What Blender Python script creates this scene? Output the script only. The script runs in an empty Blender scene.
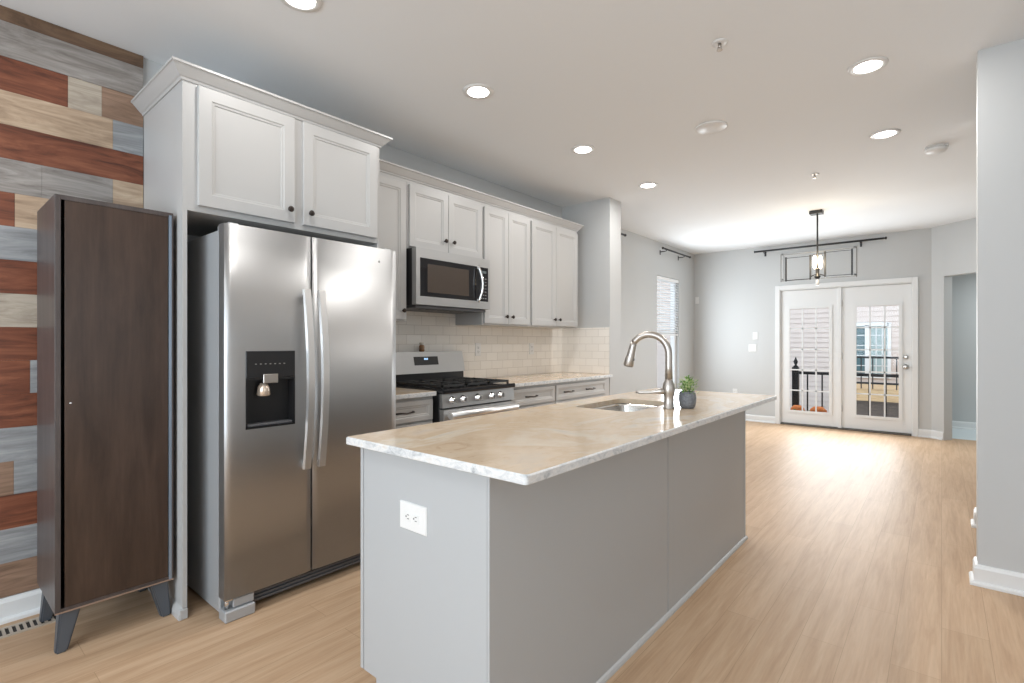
import bpy, bmesh, math, random
from mathutils import Vector, Matrix
random.seed(7)
S = bpy.context.scene
COL = S.collection
PI = math.pi

# ---------------------------------------------------------------- camera, world, light, exposure
F = 509.5
cam_d = bpy.data.cameras.new('camera'); cam = bpy.data.objects.new('camera', cam_d); COL.objects.link(cam)
cam_d.sensor_width = 36; cam_d.lens = 36 * F / 1024; cam_d.shift_y = 1.3 / 1024; cam_d.clip_start = .05
cam.location = (0, 0, 1.236); cam.rotation_euler = (PI / 2, 0, .7005)
S.camera = cam
S.view_settings.view_transform = 'Standard'; S.view_settings.look = 'None'
S.view_settings.gamma = 1; S.view_settings.use_curve_mapping = False
S.view_settings.exposure = 0.12
S.cycles.diffuse_bounces = 7; S.cycles.max_bounces = 14; S.cycles.caustics_reflective = False; S.cycles.caustics_refractive = False

w = bpy.data.worlds.new('sky'); S.world = w; w.use_nodes = True
wn = w.node_tree.nodes; bg = wn['Background']
bg.inputs[0].default_value = (.80, .90, 1, 1); bg.inputs[1].default_value = 2.1

def area(name, loc, rot, sx, sy, power, col=(1, 1, 1), shape='RECTANGLE', spread=PI):
    d = bpy.data.lights.new(name, 'AREA'); d.shape = shape; d.size = sx
    if shape == 'RECTANGLE': d.size_y = sy
    d.energy = power; d.color = col; d.spread = spread
    o = bpy.data.objects.new(name, d); COL.objects.link(o); o.location = loc; o.rotation_euler = rot
    return o
# daylight at the front, side and door openings; right and hall lamps have none
area('daylight_front_windows', (-.8, -2.55, 1.5), (PI / 2, 0, 0), 3.6, 1.9, 98, (.80, .91, 1.0))
area('right_fill', (2.12, .6, 1.5), (PI / 2, 0, PI / 2), 2.6, 1.7, 14, (.90, .95, 1.0))  # added fill for wall cabinets and island side; right wall has no window
area('daylight_side_window', (-3.12, 7.5, 1.45), (PI / 2, 0, -PI / 2), .75, 1.5, 32, (.88, .95, 1.0))
area('daylight_doors', (-1.09, 8.45, 1.05), (PI / 2, 0, PI), 1.3, 1.5, 44, (.90, .96, 1.0))
area('hall_area_lamp', (1.2, 9.0, 2.3), (0, 0, 0), .8, .8, 22, (.9, .98, 1.0))  # downward area lamp below the hall ceiling, not at an opening
CAN_POWER = 8
CAN_COL = (1.0, .975, .945)

# ---------------------------------------------------------------- materials
def mat(name, col, rough=.5, metal=0, spec=.5, coat=0):
    m = bpy.data.materials.new(name); m.use_nodes = True
    b = m.node_tree.nodes['Principled BSDF']
    b.inputs['Base Color'].default_value = (*col, 1); b.inputs['Roughness'].default_value = rough
    b.inputs['Metallic'].default_value = metal; b.inputs['Specular IOR Level'].default_value = spec
    b.inputs['Coat Weight'].default_value = coat
    return m
def nodes(m): return m.node_tree.nodes, m.node_tree.links, m.node_tree.nodes['Principled BSDF']
def coords(m, scale=(1, 1, 1), rot=(0, 0, 0)):
    N, L, b = nodes(m)
    t = N.new('ShaderNodeNewGeometry'); mp = N.new('ShaderNodeMapping')
    mp.inputs['Scale'].default_value = scale; mp.inputs['Rotation'].default_value = rot
    L.new(t.outputs['Position'], mp.inputs['Vector']); return mp.outputs['Vector']
def noise(m, vec, scale, detail=4, rough=.6, dist=0):
    N, L, b = nodes(m); n = N.new('ShaderNodeTexNoise')
    n.inputs['Scale'].default_value = scale; n.inputs['Detail'].default_value = detail
    n.inputs['Roughness'].default_value = rough; n.inputs['Distortion'].default_value = dist
    L.new(vec, n.inputs['Vector']); return n.outputs['Fac']
def ramp(m, fac, stops):
    N, L, b = nodes(m); r = N.new('ShaderNodeValToRGB'); e = r.color_ramp.elements
    while len(e) < len(stops): e.new(.5)
    for k, (p, c) in enumerate(stops): e[k].position = p; e[k].color = (*c, 1)
    L.new(fac, r.inputs['Fac']); return r.outputs['Color']
def mix(m, fac, a, b_, mode='MIX'):
    N, L, b = nodes(m); x = N.new('ShaderNodeMix'); x.data_type = 'RGBA'; x.blend_type = mode
    if isinstance(fac, (int, float)): x.inputs['Factor'].default_value = fac
    else: L.new(fac, x.inputs['Factor'])
    for s, v in (('A', a), ('B', b_)):
        i = [q for q in x.inputs if q.name == s and q.type == 'RGBA'][0]
        if isinstance(v, tuple): i.default_value = (*v, 1)
        else: L.new(v, i)
    return [q for q in x.outputs if q.type == 'RGBA'][0]
def bump(m, h, strength, dist=.01):
    N, L, b = nodes(m); n = N.new('ShaderNodeBump'); n.inputs['Strength'].default_value = strength
    n.inputs['Distance'].default_value = dist; L.new(h, n.inputs['Height']); L.new(n.outputs['Normal'], b.inputs['Normal'])
def sc(c, k): return tuple(min(1, x * k) for x in c)

def paint(name, col, rough=.55):
    m = mat(name, col, rough); v = coords(m)
    n = noise(m, v, 220, 2); bump(m, n, .04, .001); return m
M = {}
M['wall'] = paint('wall_paint', (.53, .54, .54))
M['ceiling'] = paint('ceiling_paint', (.80, .825, .845), .8)
M['trim'] = paint('white_trim_paint', (.74, .75, .75), .35)
M['cab'] = paint('cabinet_white', (.455, .452, .445), .38)
M['island'] = paint('island_grey', (.425, .438, .445), .42)
M['base'] = paint('base_cabinet_grey', (.50, .485, .465), .42)
M['black'] = mat('black_plastic', (.012, .012, .013), .35)
M['iron'] = mat('cast_iron', (.02, .02, .02), .6)
M['blackglass'] = mat('black_glass', (.010, .010, .012), .06, 0, .6)
M['bronze'] = mat('dark_bronze', (.045, .035, .03), .35, .8)
M['rod'] = mat('black_metal', (.05, .052, .055), .4, .5)
M['chrome'] = mat('polished_steel', (.75, .74, .73), .14, 1)
M['handle'] = mat('satin_steel', (.90, .89, .88), .36, 1)
M['rubber'] = mat('grey_wood_paint', (.075, .085, .10), .45)
M['white_plastic'] = mat('white_plastic', (.74, .74, .73), .35)
M['slot'] = mat('outlet_slot', (.10, .10, .10), .6)
M['vinyl'] = mat('white_blind', (.86, .87, .88), .5)
M['hinge'] = mat('satin_nickel', (.55, .54, .52), .3, 1)

def steel(name, col, rough, axis):
    m = mat(name, col, rough, 1); s = [160, 160, 160]; s[axis] = 2.0
    v = coords(m, tuple(s)); n = noise(m, v, 1, 3)
    N, L, b = nodes(m); r = N.new('ShaderNodeMapRange'); r.inputs['To Min'].default_value = rough - .05; r.inputs['To Max'].default_value = rough + .07
    L.new(n, r.inputs['Value']); L.new(r.outputs['Result'], b.inputs['Roughness']); bump(m, n, .03, .0006)
    return m
M['steel'] = steel('brushed_steel', (.44, .44, .44), .42, 1)
M['steel2'] = steel('brushed_steel_sink', (.62, .60, .57), .22, 0)
M['nickel'] = mat('brushed_nickel', (.50, .465, .43), .38, 1)
M['fridge_side'] = mat('grey_enamel', (.40, .41, .42), .45, .3)
M['kick'] = mat('dark_grey_plastic', (.10, .10, .105), .5)

# floor planks
m = mat('oak_plank_floor', (.5, .35, .2), .46, 0, .28); N, L, b = nodes(m)
v0 = coords(m, (1, 1, 1), (0, 0, PI / 2))
br = N.new('ShaderNodeTexBrick'); L.new(v0, br.inputs['Vector'])
br.inputs['Scale'].default_value = 1; br.inputs['Brick Width'].default_value = 1.22; br.inputs['Row Height'].default_value = .152
br.inputs['Mortar Size'].default_value = .0010; br.inputs['Color1'].default_value = (0, 0, 0, 1); br.inputs['Color2'].default_value = (1, 1, 1, 1)
br.inputs['Mortar'].default_value = (.4, .4, .4, 1); br.offset = .37
grain = noise(m, coords(m, (11, .75, 1)), 2.2, 7, .62, .6)
fine = noise(m, coords(m, (120, 5, 1)), 1.0, 4, .6)
c1 = ramp(m, grain, [(.28, (.44, .292, .178)), (.47, (.52, .355, .225)), (.64, (.575, .41, .27)), (.80, (.52, .36, .23))])
c2 = mix(m, fine, sc((.80, .78, .76), 1), (1.1, 1.1, 1.1)); c3 = mix(m, 1.0, c1, c2, 'MULTIPLY')
c4 = mix(m, .55, c3, mix(m, br.outputs['Color'], (.90, .87, .84), (1.06, 1.06, 1.08)), 'MULTIPLY')
c5 = mix(m, br.outputs['Fac'], c4, (.36, .24, .14)); L.new(c5, b.inputs['Base Color'])
bump(m, fine, .05, .001); M['floor'] = m

def wood(name, dark, mid, light, axis=1, rough=.55, sc_=1.0, dist=1.0):
    m = mat(name, mid, rough); s = [9, 9, 9]; s[axis] = 1.3
    g = noise(m, coords(m, tuple(s)), 2.2 * sc_, 8, .66, dist)
    s2 = [90, 90, 90]; s2[axis] = 4
    f = noise(m, coords(m, tuple(s2)), 1, 4)
    c = ramp(m, g, [(.30, dark), (.50, mid), (.72, light)])
    c = mix(m, 1, c, mix(m, f, (.72, .72, .72), (1.2, 1.2, 1.2)), 'MULTIPLY')
    N, L, b = nodes(m); L.new(c, b.inputs['Base Color']); bump(m, f, .12, .001); return m
PL = {
 'red': wood('plank_red', (.050, .014, .007), (.18, .055, .026), (.30, .11, .055)),
 'grey': wood('plank_grey', (.15, .13, .115), (.28, .255, .235), (.42, .39, .365)),
 'tan': wood('plank_tan', (.26, .18, .12), (.44, .32, .22), (.60, .47, .34)),
 'beige': wood('plank_beige', (.27, .22, .17), (.43, .37, .30), (.58, .52, .43)),
 'brown': wood('plank_brown', (.045, .025, .014), (.13, .075, .043), (.24, .15, .09)),
 'pale': wood('plank_umber', (.15, .09, .058), (.27, .17, .115), (.38, .25, .175)),
 'blue': wood('plank_blue_grey', (.17, .175, .18), (.29, .30, .31), (.42, .43, .44)),
}
M['espresso'] = wood('espresso_veneer', (.032, .018, .012), (.050, .029, .020), (.072, .043, .030), 2, .32, .7, .3)
M['espresso_side'] = wood('espresso_side_veneer', (.050, .040, .038), (.070, .056, .053), (.095, .078, .073), 2, .38, .7, .3)

# stone
m = mat('beige_veined_stone', (.7, .6, .5), .13); N, L, b = nodes(m)
v = coords(m, (1.0, .75, 1.0), (0, 0, .5))
n1 = noise(m, v, 2.6, 9, .62, 1.6); n2 = noise(m, v, 8.5, 8, .7, 2.2); n3 = noise(m, v, 30, 5, .7)
c = ramp(m, n1, [(.32, (.68, .58, .475)), (.44, (.74, .595, .44)), (.52, (.67, .52, .365)), (.60, (.76, .655, .525)), (.70, (.65, .59, .52))])
vein = ramp(m, n2, [(.30, (.78, .70, .64)), (.42, (1, 1, 1)), (.60, (1.0, 1.0, 1.0)), (.70, (.88, .84, .80))])
c = mix(m, .8, c, vein, 'MULTIPLY'); c = mix(m, .45, c, ramp(m, n3, [(.3, (.84, .82, .80)), (.7, (1.0, 1.0, 1.0))]), 'MULTIPLY')
L.new(c, b.inputs['Base Color']); M['stone'] = m
m = mat('stone_sawn_edge', (.7, .7, .7), .28); N, L, b = nodes(m)
v = coords(m, (1, 1, 2)); n1 = noise(m, v, 14, 8, .7, 1.5); n2 = noise(m, v, 60, 4)
c = ramp(m, n1, [(.28, (.22, .24, .26)), (.40, (.55, .57, .58)), (.55, (.76, .76, .75)), (.75, (.66, .61, .54))])
c = mix(m, .4, c, ramp(m, n2, [(.3, (.7, .7, .7)), (.7, (1, 1, 1))]), 'MULTIPLY'); L.new(c, b.inputs['Base Color']); M['stone_edge'] = m

def tile(name, ax):
    m = mat(name, (.8, .77, .72), .12); N, L, b = nodes(m)
    g = N.new('ShaderNodeNewGeometry'); sp = N.new('ShaderNodeSeparateXYZ'); L.new(g.outputs['Position'], sp.inputs[0])
    cb = N.new('ShaderNodeCombineXYZ'); L.new(sp.outputs[ax], cb.inputs[0]); L.new(sp.outputs['Z'], cb.inputs[1])
    br = N.new('ShaderNodeTexBrick'); L.new(cb.outputs[0], br.inputs['Vector']); br.inputs['Scale'].default_value = 1
    br.inputs['Brick Width'].default_value = .152; br.inputs['Row Height'].default_value = .0765; br.inputs['Mortar Size'].default_value = .0022
    br.inputs['Mortar Smooth'].default_value = .6
    br.inputs['Color1'].default_value = (.82, .79, .74, 1); br.inputs['Color2'].default_value = (.87, .84, .79, 1); br.inputs['Mortar'].default_value = (.62, .585, .54, 1)
    L.new(br.outputs['Color'], b.inputs['Base Color'])
    inv = N.new('ShaderNodeMath'); inv.operation = 'SUBTRACT'; inv.inputs[0].default_value = 1; L.new(br.outputs['Fac'], inv.inputs[1])
    bump(m, inv.outputs[0], .5, .002); return m
M['tile_y'] = tile('subway_tile_long', 'Y'); M['tile_x'] = tile('subway_tile_return', 'X')

def glass(name, tint=(.95, .98, 1), gl=.08, rough=.02):
    m = bpy.data.materials.new(name); m.use_nodes = True; N = m.node_tree.nodes; L = m.node_tree.links; N.clear()
    o = N.new('ShaderNodeOutputMaterial'); mx = N.new('ShaderNodeMixShader'); t = N.new('ShaderNodeBsdfTransparent'); g = N.new('ShaderNodeBsdfGlossy')
    t.inputs[0].default_value = (*tint, 1); g.inputs['Roughness'].default_value = rough; mx.inputs[0].default_value = gl
    L.new(t.outputs[0], mx.inputs[1]); L.new(g.outputs[0], mx.inputs[2]); L.new(mx.outputs[0], o.inputs[0]); return m
M['glass'] = glass('clear_glass', (1, 1, 1), .012)
M['shade_glass'] = glass('lamp_glass', (.96, .97, .97), .10)
def emit(name, col, s):
    m = bpy.data.materials.new(name); m.use_nodes = True; N = m.node_tree.nodes; L = m.node_tree.links; N.clear()
    o = N.new('ShaderNodeOutputMaterial'); e = N.new('ShaderNodeEmission'); e.inputs[0].default_value = (*col, 1); e.inputs[1].default_value = s
    L.new(e.outputs[0], o.inputs[0]); return m
M['led'] = emit('lamp_diffuser', (1, .97, .92), 14)
M['bulb'] = emit('warm_bulb', (1, .80, .55), 9)
M['display'] = emit('blue_display', (.45, .70, 1), 1.4)
M['siding'] = mat('beige_siding', (.64, .55, .50), .7)
M['siding_blue'] = mat('grey_siding', (.50, .55, .60), .6)
M['win_glass'] = mat('window_pane', (.10, .17, .19), .08, 0, .8)
M['curtain_pane'] = mat('pane_with_curtain', (.33, .42, .42), .25)
M['deck'] = wood('deck_board', (.45, .28, .14), (.62, .42, .23), (.72, .52, .30), 0, .6)
M['deck_dark'] = wood('stained_deck', (.06, .045, .038), (.10, .075, .06), (.14, .11, .09), 0, .6)
M['mum'] = mat('orange_bloom', (.75, .20, .03), .6)
M['leaf'] = mat('leaf_green', (.14, .30, .05), .5); M['leaf2'] = mat('leaf_pale', (.50, .58, .30), .5)
M['terracotta'] = mat('terracotta', (.42, .18, .10), .7); M['soil'] = mat('soil', (.03, .02, .015), .9)
m = mat('dark_concrete', (.13, .135, .145), .55); v = coords(m); n = noise(m, v, 90, 5, .7)
N, L, b = nodes(m); L.new(ramp(m, n, [(.35, (.10, .105, .12)), (.6, (.19, .20, .215)), (.75, (.32, .32, .33))]), b.inputs['Base Color']); M['pot'] = m
M['hall_floor'] = mat('pale_hall_floor', (.66, .72, .74), .3)
M['amber'] = mat('amber_glass', (.25, .13, .06), .15, 0, .6)
M['charcoal'] = mat('vent_dark', (.03, .028, .026), .7)
M['vent'] = mat('vent_metal', (.50, .43, .35), .4, .3)

# ---------------------------------------------------------------- mesh builder
class MB:
    def __init__(s): s.bm = bmesh.new(); s.mi = 0
    def _mark(s, fs, smooth=False):
        for f in fs: f.material_index = s.mi; f.smooth = smooth
    def box(s, x0, x1, y0, y1, z0, z1, bev=0, seg=1):
        r = bmesh.ops.create_cube(s.bm, size=1, matrix=Matrix.Translation(((x0 + x1) / 2, (y0 + y1) / 2, (z0 + z1) / 2)) @ Matrix.Diagonal((abs(x1 - x0), abs(y1 - y0), abs(z1 - z0), 1)))
        fs = set(f for v in r['verts'] for f in v.link_faces); s._mark(fs)
        if bev:
            es = list(set(e for v in r['verts'] for e in v.link_edges))
            q = bmesh.ops.bevel(s.bm, geom=es, offset=bev, segments=seg, affect='EDGES', profile=.6); s._mark(q['faces'])
        return s
    def obox(s, c, d, n, z0, z1, hl, ht):   # box along horizontal dir d, centred c
        pts = []
        for z in (z0, z1):
            for a, b_ in ((-hl, -ht), (hl, -ht), (hl, ht), (-hl, ht)):
                pts.append(s.bm.verts.new((c[0] + d[0] * a + n[0] * b_, c[1] + d[1] * a + n[1] * b_, z)))
        fs = [s.bm.faces.new([pts[i] for i in q]) for q in ((3, 2, 1, 0), (4, 5, 6, 7), (0, 1, 5, 4), (1, 2, 6, 5), (2, 3, 7, 6), (3, 0, 4, 7))]
        s._mark(fs); return s
    def hexa(s, P):                         # 8 points, bottom loop then top loop
        v = [s.bm.verts.new(p) for p in P]
        fs = [s.bm.faces.new([v[i] for i in q]) for q in ((3, 2, 1, 0), (4, 5, 6, 7), (0, 1, 5, 4), (1, 2, 6, 5), (2, 3, 7, 6), (3, 0, 4, 7))]
        s._mark(fs); return s
    def tube(s, path, rad, seg=12, caps=True, flat=1.0):
        path = [Vector(p) for p in path]; n = len(path)
        rad = rad if isinstance(rad, (list, tuple)) else [rad] * n
        rings = []; up = None
        for i, p in enumerate(path):
            t = (path[min(i + 1, n - 1)] - path[max(i - 1, 0)]).normalized()
            if up is None:
                up = Vector((0, 0, 1)) if abs(t.z) < .9 else Vector((0, 1, 0))
            a = t.cross(up).normalized(); b_ = a.cross(t).normalized(); up = b_
            rings.append([s.bm.verts.new(p + (a * math.cos(2 * PI * k / seg) + b_ * math.sin(2 * PI * k / seg) * flat) * rad[i]) for k in range(seg)])
        fs = []
        for i in range(n - 1):
            for k in range(seg): fs.append(s.bm.faces.new((rings[i][k], rings[i][(k + 1) % seg], rings[i + 1][(k + 1) % seg], rings[i + 1][k])))
        s._mark(fs, True)
        if caps: s._mark([s.bm.faces.new(rings[0][::-1]), s.bm.faces.new(rings[-1])])
        return s
    def lathe(s, prof, c=(0, 0, 0), axis='Z', seg=24, smooth=True):
        rings = []
        for r, h in prof:
            ring = []
            for k in range(seg):
                a = 2 * PI * k / seg; u, v_ = r * math.cos(a), r * math.sin(a)
                p = {'Z': (u, v_, h), 'X': (h, u, v_), 'Y': (v_, h, u)}[axis]
                ring.append(s.bm.verts.new((c[0] + p[0], c[1] + p[1], c[2] + p[2])))
            rings.append(ring)
        fs = []
        for i in range(len(rings) - 1):
            for k in range(seg): fs.append(s.bm.faces.new((rings[i][k], rings[i][(k + 1) % seg], rings[i + 1][(k + 1) % seg], rings[i + 1][k])))
        s._mark(fs, smooth); s._mark([s.bm.faces.new(rings[0][::-1]), s.bm.faces.new(rings[-1])]); return s
    def stack(s, f, u0, u1, v0, v1, levels):   # nested rectangles, (inset, w) each; closes the first and last
        R = [[s.bm.verts.new(f(u, v, w)) for u, v in ((u0 + i, v0 + i), (u1 - i, v0 + i), (u1 - i, v1 - i), (u0 + i, v1 - i))] for i, w in levels]
        fs = [s.bm.faces.new(R[0][::-1]), s.bm.faces.new(R[-1])]
        for a, b_ in zip(R, R[1:]):
            for k in range(4): fs.append(s.bm.faces.new((a[k], a[(k + 1) % 4], b_[(k + 1) % 4], b_[k])))
        s._mark(fs); return s
    def prism(s, poly, f0, f1):              # poly of (a,b); f0/f1 map to 3-D ends
        A = [s.bm.verts.new(f0(*p)) for p in poly]; B = [s.bm.verts.new(f1(*p)) for p in poly]; n = len(poly)
        fs = [s.bm.faces.new(A[::-1]), s.bm.faces.new(B)] + [s.bm.faces.new((A[k], A[(k + 1) % n], B[(k + 1) % n], B[k])) for k in range(n)]
        s._mark(fs); return s
    def leaf(s, c, d, L_, W):
        d = Vector(d).normalized(); a = d.cross(Vector((0, 0, 1))); a = a.normalized() if a.length > .01 else Vector((1, 0, 0)); c = Vector(c)
        n = a.cross(d)
        p = [c, c + d * L_ * .5 + a * W / 2 + n * W * .15, c + d * L_, c + d * L_ * .5 - a * W / 2 + n * W * .15]
        q = [v - n * .0008 for v in p]
        return s.hexa([*q, *p])

ROOT = {}
def finish(name, mb, m, parent=None, origin=(0, 0, 0), recalc=True):
    if recalc: bmesh.ops.recalc_face_normals(mb.bm, faces=mb.bm.faces)
    o_ = ROOT.get(parent.name, Vector((0, 0, 0))) if parent else Vector(origin)
    bmesh.ops.translate(mb.bm, verts=mb.bm.verts, vec=-o_)
    me = bpy.data.meshes.new(name); mb.bm.to_mesh(me); mb.bm.free()
    for x in (m if isinstance(m, list) else [m]): me.materials.append(x)
    o = bpy.data.objects.new(name, me); COL.objects.link(o)
    if parent: o.parent = parent; ROOT[o.name] = o_
    else: o.location = o_; ROOT[o.name] = o_
    return o
def thing(name, label, cat, loc, group=None):
    o = bpy.data.objects.new(name, None); COL.objects.link(o); o.location = loc; o.empty_display_size = .1
    ROOT[o.name] = Vector(loc); o['label'] = label; o['category'] = cat
    if group: o['group'] = group
    return o
def tag(o, label, cat, group=None):
    o['label'] = label; o['category'] = cat
    if group: o['group'] = group
    return o
def struct(name, mb, m, parent=None):
    o = finish(name, mb, m, parent)
    if not parent: o['kind'] = 'structure'
    return o
def BX(*a, **k): return MB().box(*a, **k)

CH = 2.73; WX = -3.20; FY = 8.58
# ---------------------------------------------------------------- room shell
struct('floor', BX(-3.35, 2.3, -2.7, 8.70, -.12, 0), M['floor'])
struct('floor_hall', BX(-.05, 2.3, 8.70, 9.9, -.12, -.0), M['hall_floor'])
struct('ceiling', BX(-3.35, 2.3, -2.7, 9.9, CH, CH + .12), M['ceiling'])
# left wall, one window seen at Y 7.10-7.92 and one hidden behind the stub wall at 5.2-6.0
mb = MB(); ws = [(5.15, 5.97), (7.10, 7.925)]; z0w, z1w = .42, 2.235
ys = [-2.7, 5.15, 5.97, 7.10, 7.925, 8.58]
for a, b_ in ((-2.7, 5.15), (5.97, 7.10), (7.925, FY + .12)): mb.box(WX - .14, WX, a, b_, 0, CH)
for a, b_ in ws: mb.box(WX - .14, WX, a, b_, 0, z0w); mb.box(WX - .14, WX, a, b_, z1w, CH)
struct('wall_left', mb, M['wall'])
# wood plank cladding, each course with its own joints
rows = [(2.665, 2.729, [('brown', 9)]), (2.508, 2.664, [('grey', 9)])]
lay = [[('red', .492), ('beige', .62), ('pale', 9)], [('tan', .664), ('blue', 9)], [('red', 9)], [('grey', .40), ('grey', .664), ('tan', 9)], [('red', .31), ('tan', 9)],
       [('blue', 9)], [('red', 9)], [('beige', 9)], [('red', 9)], [('red', .36), ('blue', 9)], [('red', 9)], [('blue', 9)], [('pale', .307), ('blue', 9)],
       [('red', 9)], [('blue', 9)], [('pale', 9)]]
for k, r in enumerate(lay): rows.append((2.507 - .15 * (k + 1), 2.507 - .15 * k - .0008, r))
keys = list(PL); mb = MB()
for zb, zt, r in rows:
    y = .2; segs = []
    prev = y - random.uniform(.1, .7); start = prev
    for kname, ye in r:
        ye = min(ye, .792); segs.append((start, ye, kname)); start = ye
    while prev > -2.68:
        n_ = max(-2.69, prev - random.uniform(.5, 1.2)); segs.append((n_, prev, random.choice(keys))); prev = n_
    for a, b_, kn in segs:
        if b_ - a < .01: continue
        mb.mi = keys.index(kn); mb.box(WX, WX + .02 + random.uniform(0, .0015), a, b_ - .0008, zb, zt)
struct('wall_left_planks', mb, [PL[k] for k in keys])
# end stub wall of the kitchen run
struct('wall_stub', BX(WX, -2.605, 4.65, 4.885, 0, CH), M['wall'])
# far wall with the door opening X -1.90..-.25, z 0..2.06
mb = MB(); mb.box(-3.34, -1.90, FY, FY + .14, 0, CH); mb.box(-.285, -.10, FY, FY + .14, 0, CH); mb.box(-1.90, -.285, FY, FY + .14, 2.05, CH)
struct('wall_far', mb, M['wall'])
# angled wall with opening to the hall
dg = Vector((.743, -.669)); ng = Vector((.669, .743)); P0 = Vector((-.10, 8.58))
def dpt(t): return P0 + dg * t
mb = MB()
def dseg(t0, t1, za, zb): c = dpt((t0 + t1) / 2) + ng * .06; mb.obox(c, dg, ng, za, zb, (t1 - t0) / 2, .06)
dseg(0, .165, 0, CH); dseg(.165, 1.25, 2.08, CH); dseg(1.25, 3.0, 0, CH)
struct('wall_angled', mb, M['wall'])
struct('wall_hall', BX(-.15, 2.3, 9.78, 9.9, 0, CH), M['wall'])
struct('wall_hall_side', BX(-.15, -.03, 8.72, 9.78, 0, CH), M['wall'])
struct('wall_right', BX(2.2, 2.32, -2.7, 9.9, 0, CH), M['wall'])
struct('wall_right_stub', BX(.141, 2.2, 3.53, 3.65, 0, CH), M['wall'])
struct('wall_right_stub_beyond', BX(.183, 2.2, 4.62, 4.74, 0, CH), M['wall'])
# wall behind the camera with its wide window
mb = MB(); mb.box(-3.34, -2.7, -2.72, -2.6, 0, CH); mb.box(1.1, 2.3, -2.72, -2.6, 0, CH); mb.box(-2.7, 1.1, -2.72, -2.6, 0, .5); mb.box(-2.7, 1.1, -2.72, -2.6, 2.45, CH)
struct('wall_front', mb, M['wall'])
# baseboards : profile (offset from wall, height)
BP = [(0, 0), (.030, 0), (.030, .012), (.024, .020), (.015, .022), (.015, .085), (.009, .100), (0, .104)]
def baseboard(name, p0, p1, n):
    mb = MB(); mb.prism(BP, lambda a, z: (p0[0] + n[0] * a, p0[1] + n[1] * a, z), lambda a, z: (p1[0] + n[0] * a, p1[1] + n[1] * a, z)); return struct(name, mb, M['trim'])
baseboard('baseboard_left', (WX + .02, -2.6), (WX + .02, .790), (1, 0))
baseboard('baseboard_dining', (WX, 4.885), (WX, FY), (1, 0))
baseboard('baseboard_far', (WX + .03, FY), (-1.95, FY), (0, -1))
baseboard('baseboard_far_right', (-.235, FY), (-.10, FY), (0, -1))
a, b_ = dpt(0), dpt(.165); baseboard('baseboard_angled', a, b_, (-ng.x, -ng.y))
baseboard('baseboard_hall', (-.03, 9.78), (2.2, 9.78), (0, -1))
def stub_base(name, x, y0, y1):
    mb = MB(); n = len(BP); loops = []
    for dx, dy, far in ((0, -1, 'r'), (-1, -1, 'c'), (-1, 1, 'c2')):
        ring = []
        for a, z in BP:
            if far == 'r': p = (2.18, y0 - a, z)
            elif far == 'c': p = (x - a, y0 - a, z)
            else: p = (x - a, y1, z)
            ring.append(mb.bm.verts.new(p))
        loops.append(ring)
    for A, B in zip(loops, loops[1:]):
        for k in range(n): mb.bm.faces.new((A[k], A[(k + 1) % n], B[(k + 1) % n], B[k]))
    mb.bm.faces.new(loops[0]); mb.bm.faces.new(loops[-1][::-1])
    return struct(name, mb, M['trim'])
stub_base('baseboard_right_stub', .141, 3.53, 3.65); stub_base('baseboard_right_stub_beyond', .183, 4.62, 4.74)

# ---------------------------------------------------------------- left window with blind
def side_window(n, ya, yb, blind_to):
    mb = MB(); x0, x1 = WX - .12, WX - .05
    def bar(y0, y1, z0, z1): mb.box(x0, x1, y0, y1, z0, z1, .004)
    bar(ya, ya + .05, z0w, z1w); bar(yb - .05, yb, z0w, z1w); bar(ya, yb, z0w, z0w + .05); bar(ya, yb, z1w - .05, z1w); bar(ya, yb, 1.37, 1.42)
    o = finish('window_%d' % n, mb, M['trim']); o['kind'] = 'structure'
    g = struct('pane', BX(WX - .09, WX - .085, ya + .04, yb - .04, z0w + .04, z1w - .04), M['glass'], o)
    mb = MB(); mb.box(WX - .048, WX + .012, ya - .02, yb + .02, z0w - .03, z0w, .004); struct('window_sill', mb, M['trim'], o)
    t = thing('window_blind', 'white slatted blind drawn over the upper half of the side window' if n == 1 else 'white slatted blind on side window hidden behind the kitchen end wall', 'blind', (WX - .02, (ya + yb) / 2, 1.3))
    finish('headrail', BX(WX - .045, WX - .0, ya + .01, yb - .01, z1w - .05, z1w - .005, .004), M['vinyl'], t)
    mb = MB(); z = z1w - .075
    while z > blind_to + .03:
        mb.hexa([(WX - .042, ya + .015, z + .009), (WX - .004, ya + .015, z - .012), (WX - .004, yb - .015, z - .012), (WX - .042, yb - .015, z + .009),
                 (WX - .041, ya + .015, z + .012), (WX - .003, ya + .015, z - .009), (WX - .003, yb - .015, z - .009), (WX - .041, yb - .015, z + .012)]); z -= .040
    finish('slats', mb, M['vinyl'], t)
    finish('bottom_rail', BX(WX - .04, WX - .006, ya + .015, yb - .015, blind_to - .01, blind_to + .015, .004), M['vinyl'], t)
    for y in (ya + .14, yb - .14): finish('cord', MB().tube([(WX - .002, y, blind_to), (WX - .002, y, z1w - .05)], .0018, 6), M['vinyl'], t)
side_window(1, 7.10, 7.925, 1.36)
side_window(2, 5.15, 5.97, 1.36)

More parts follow.
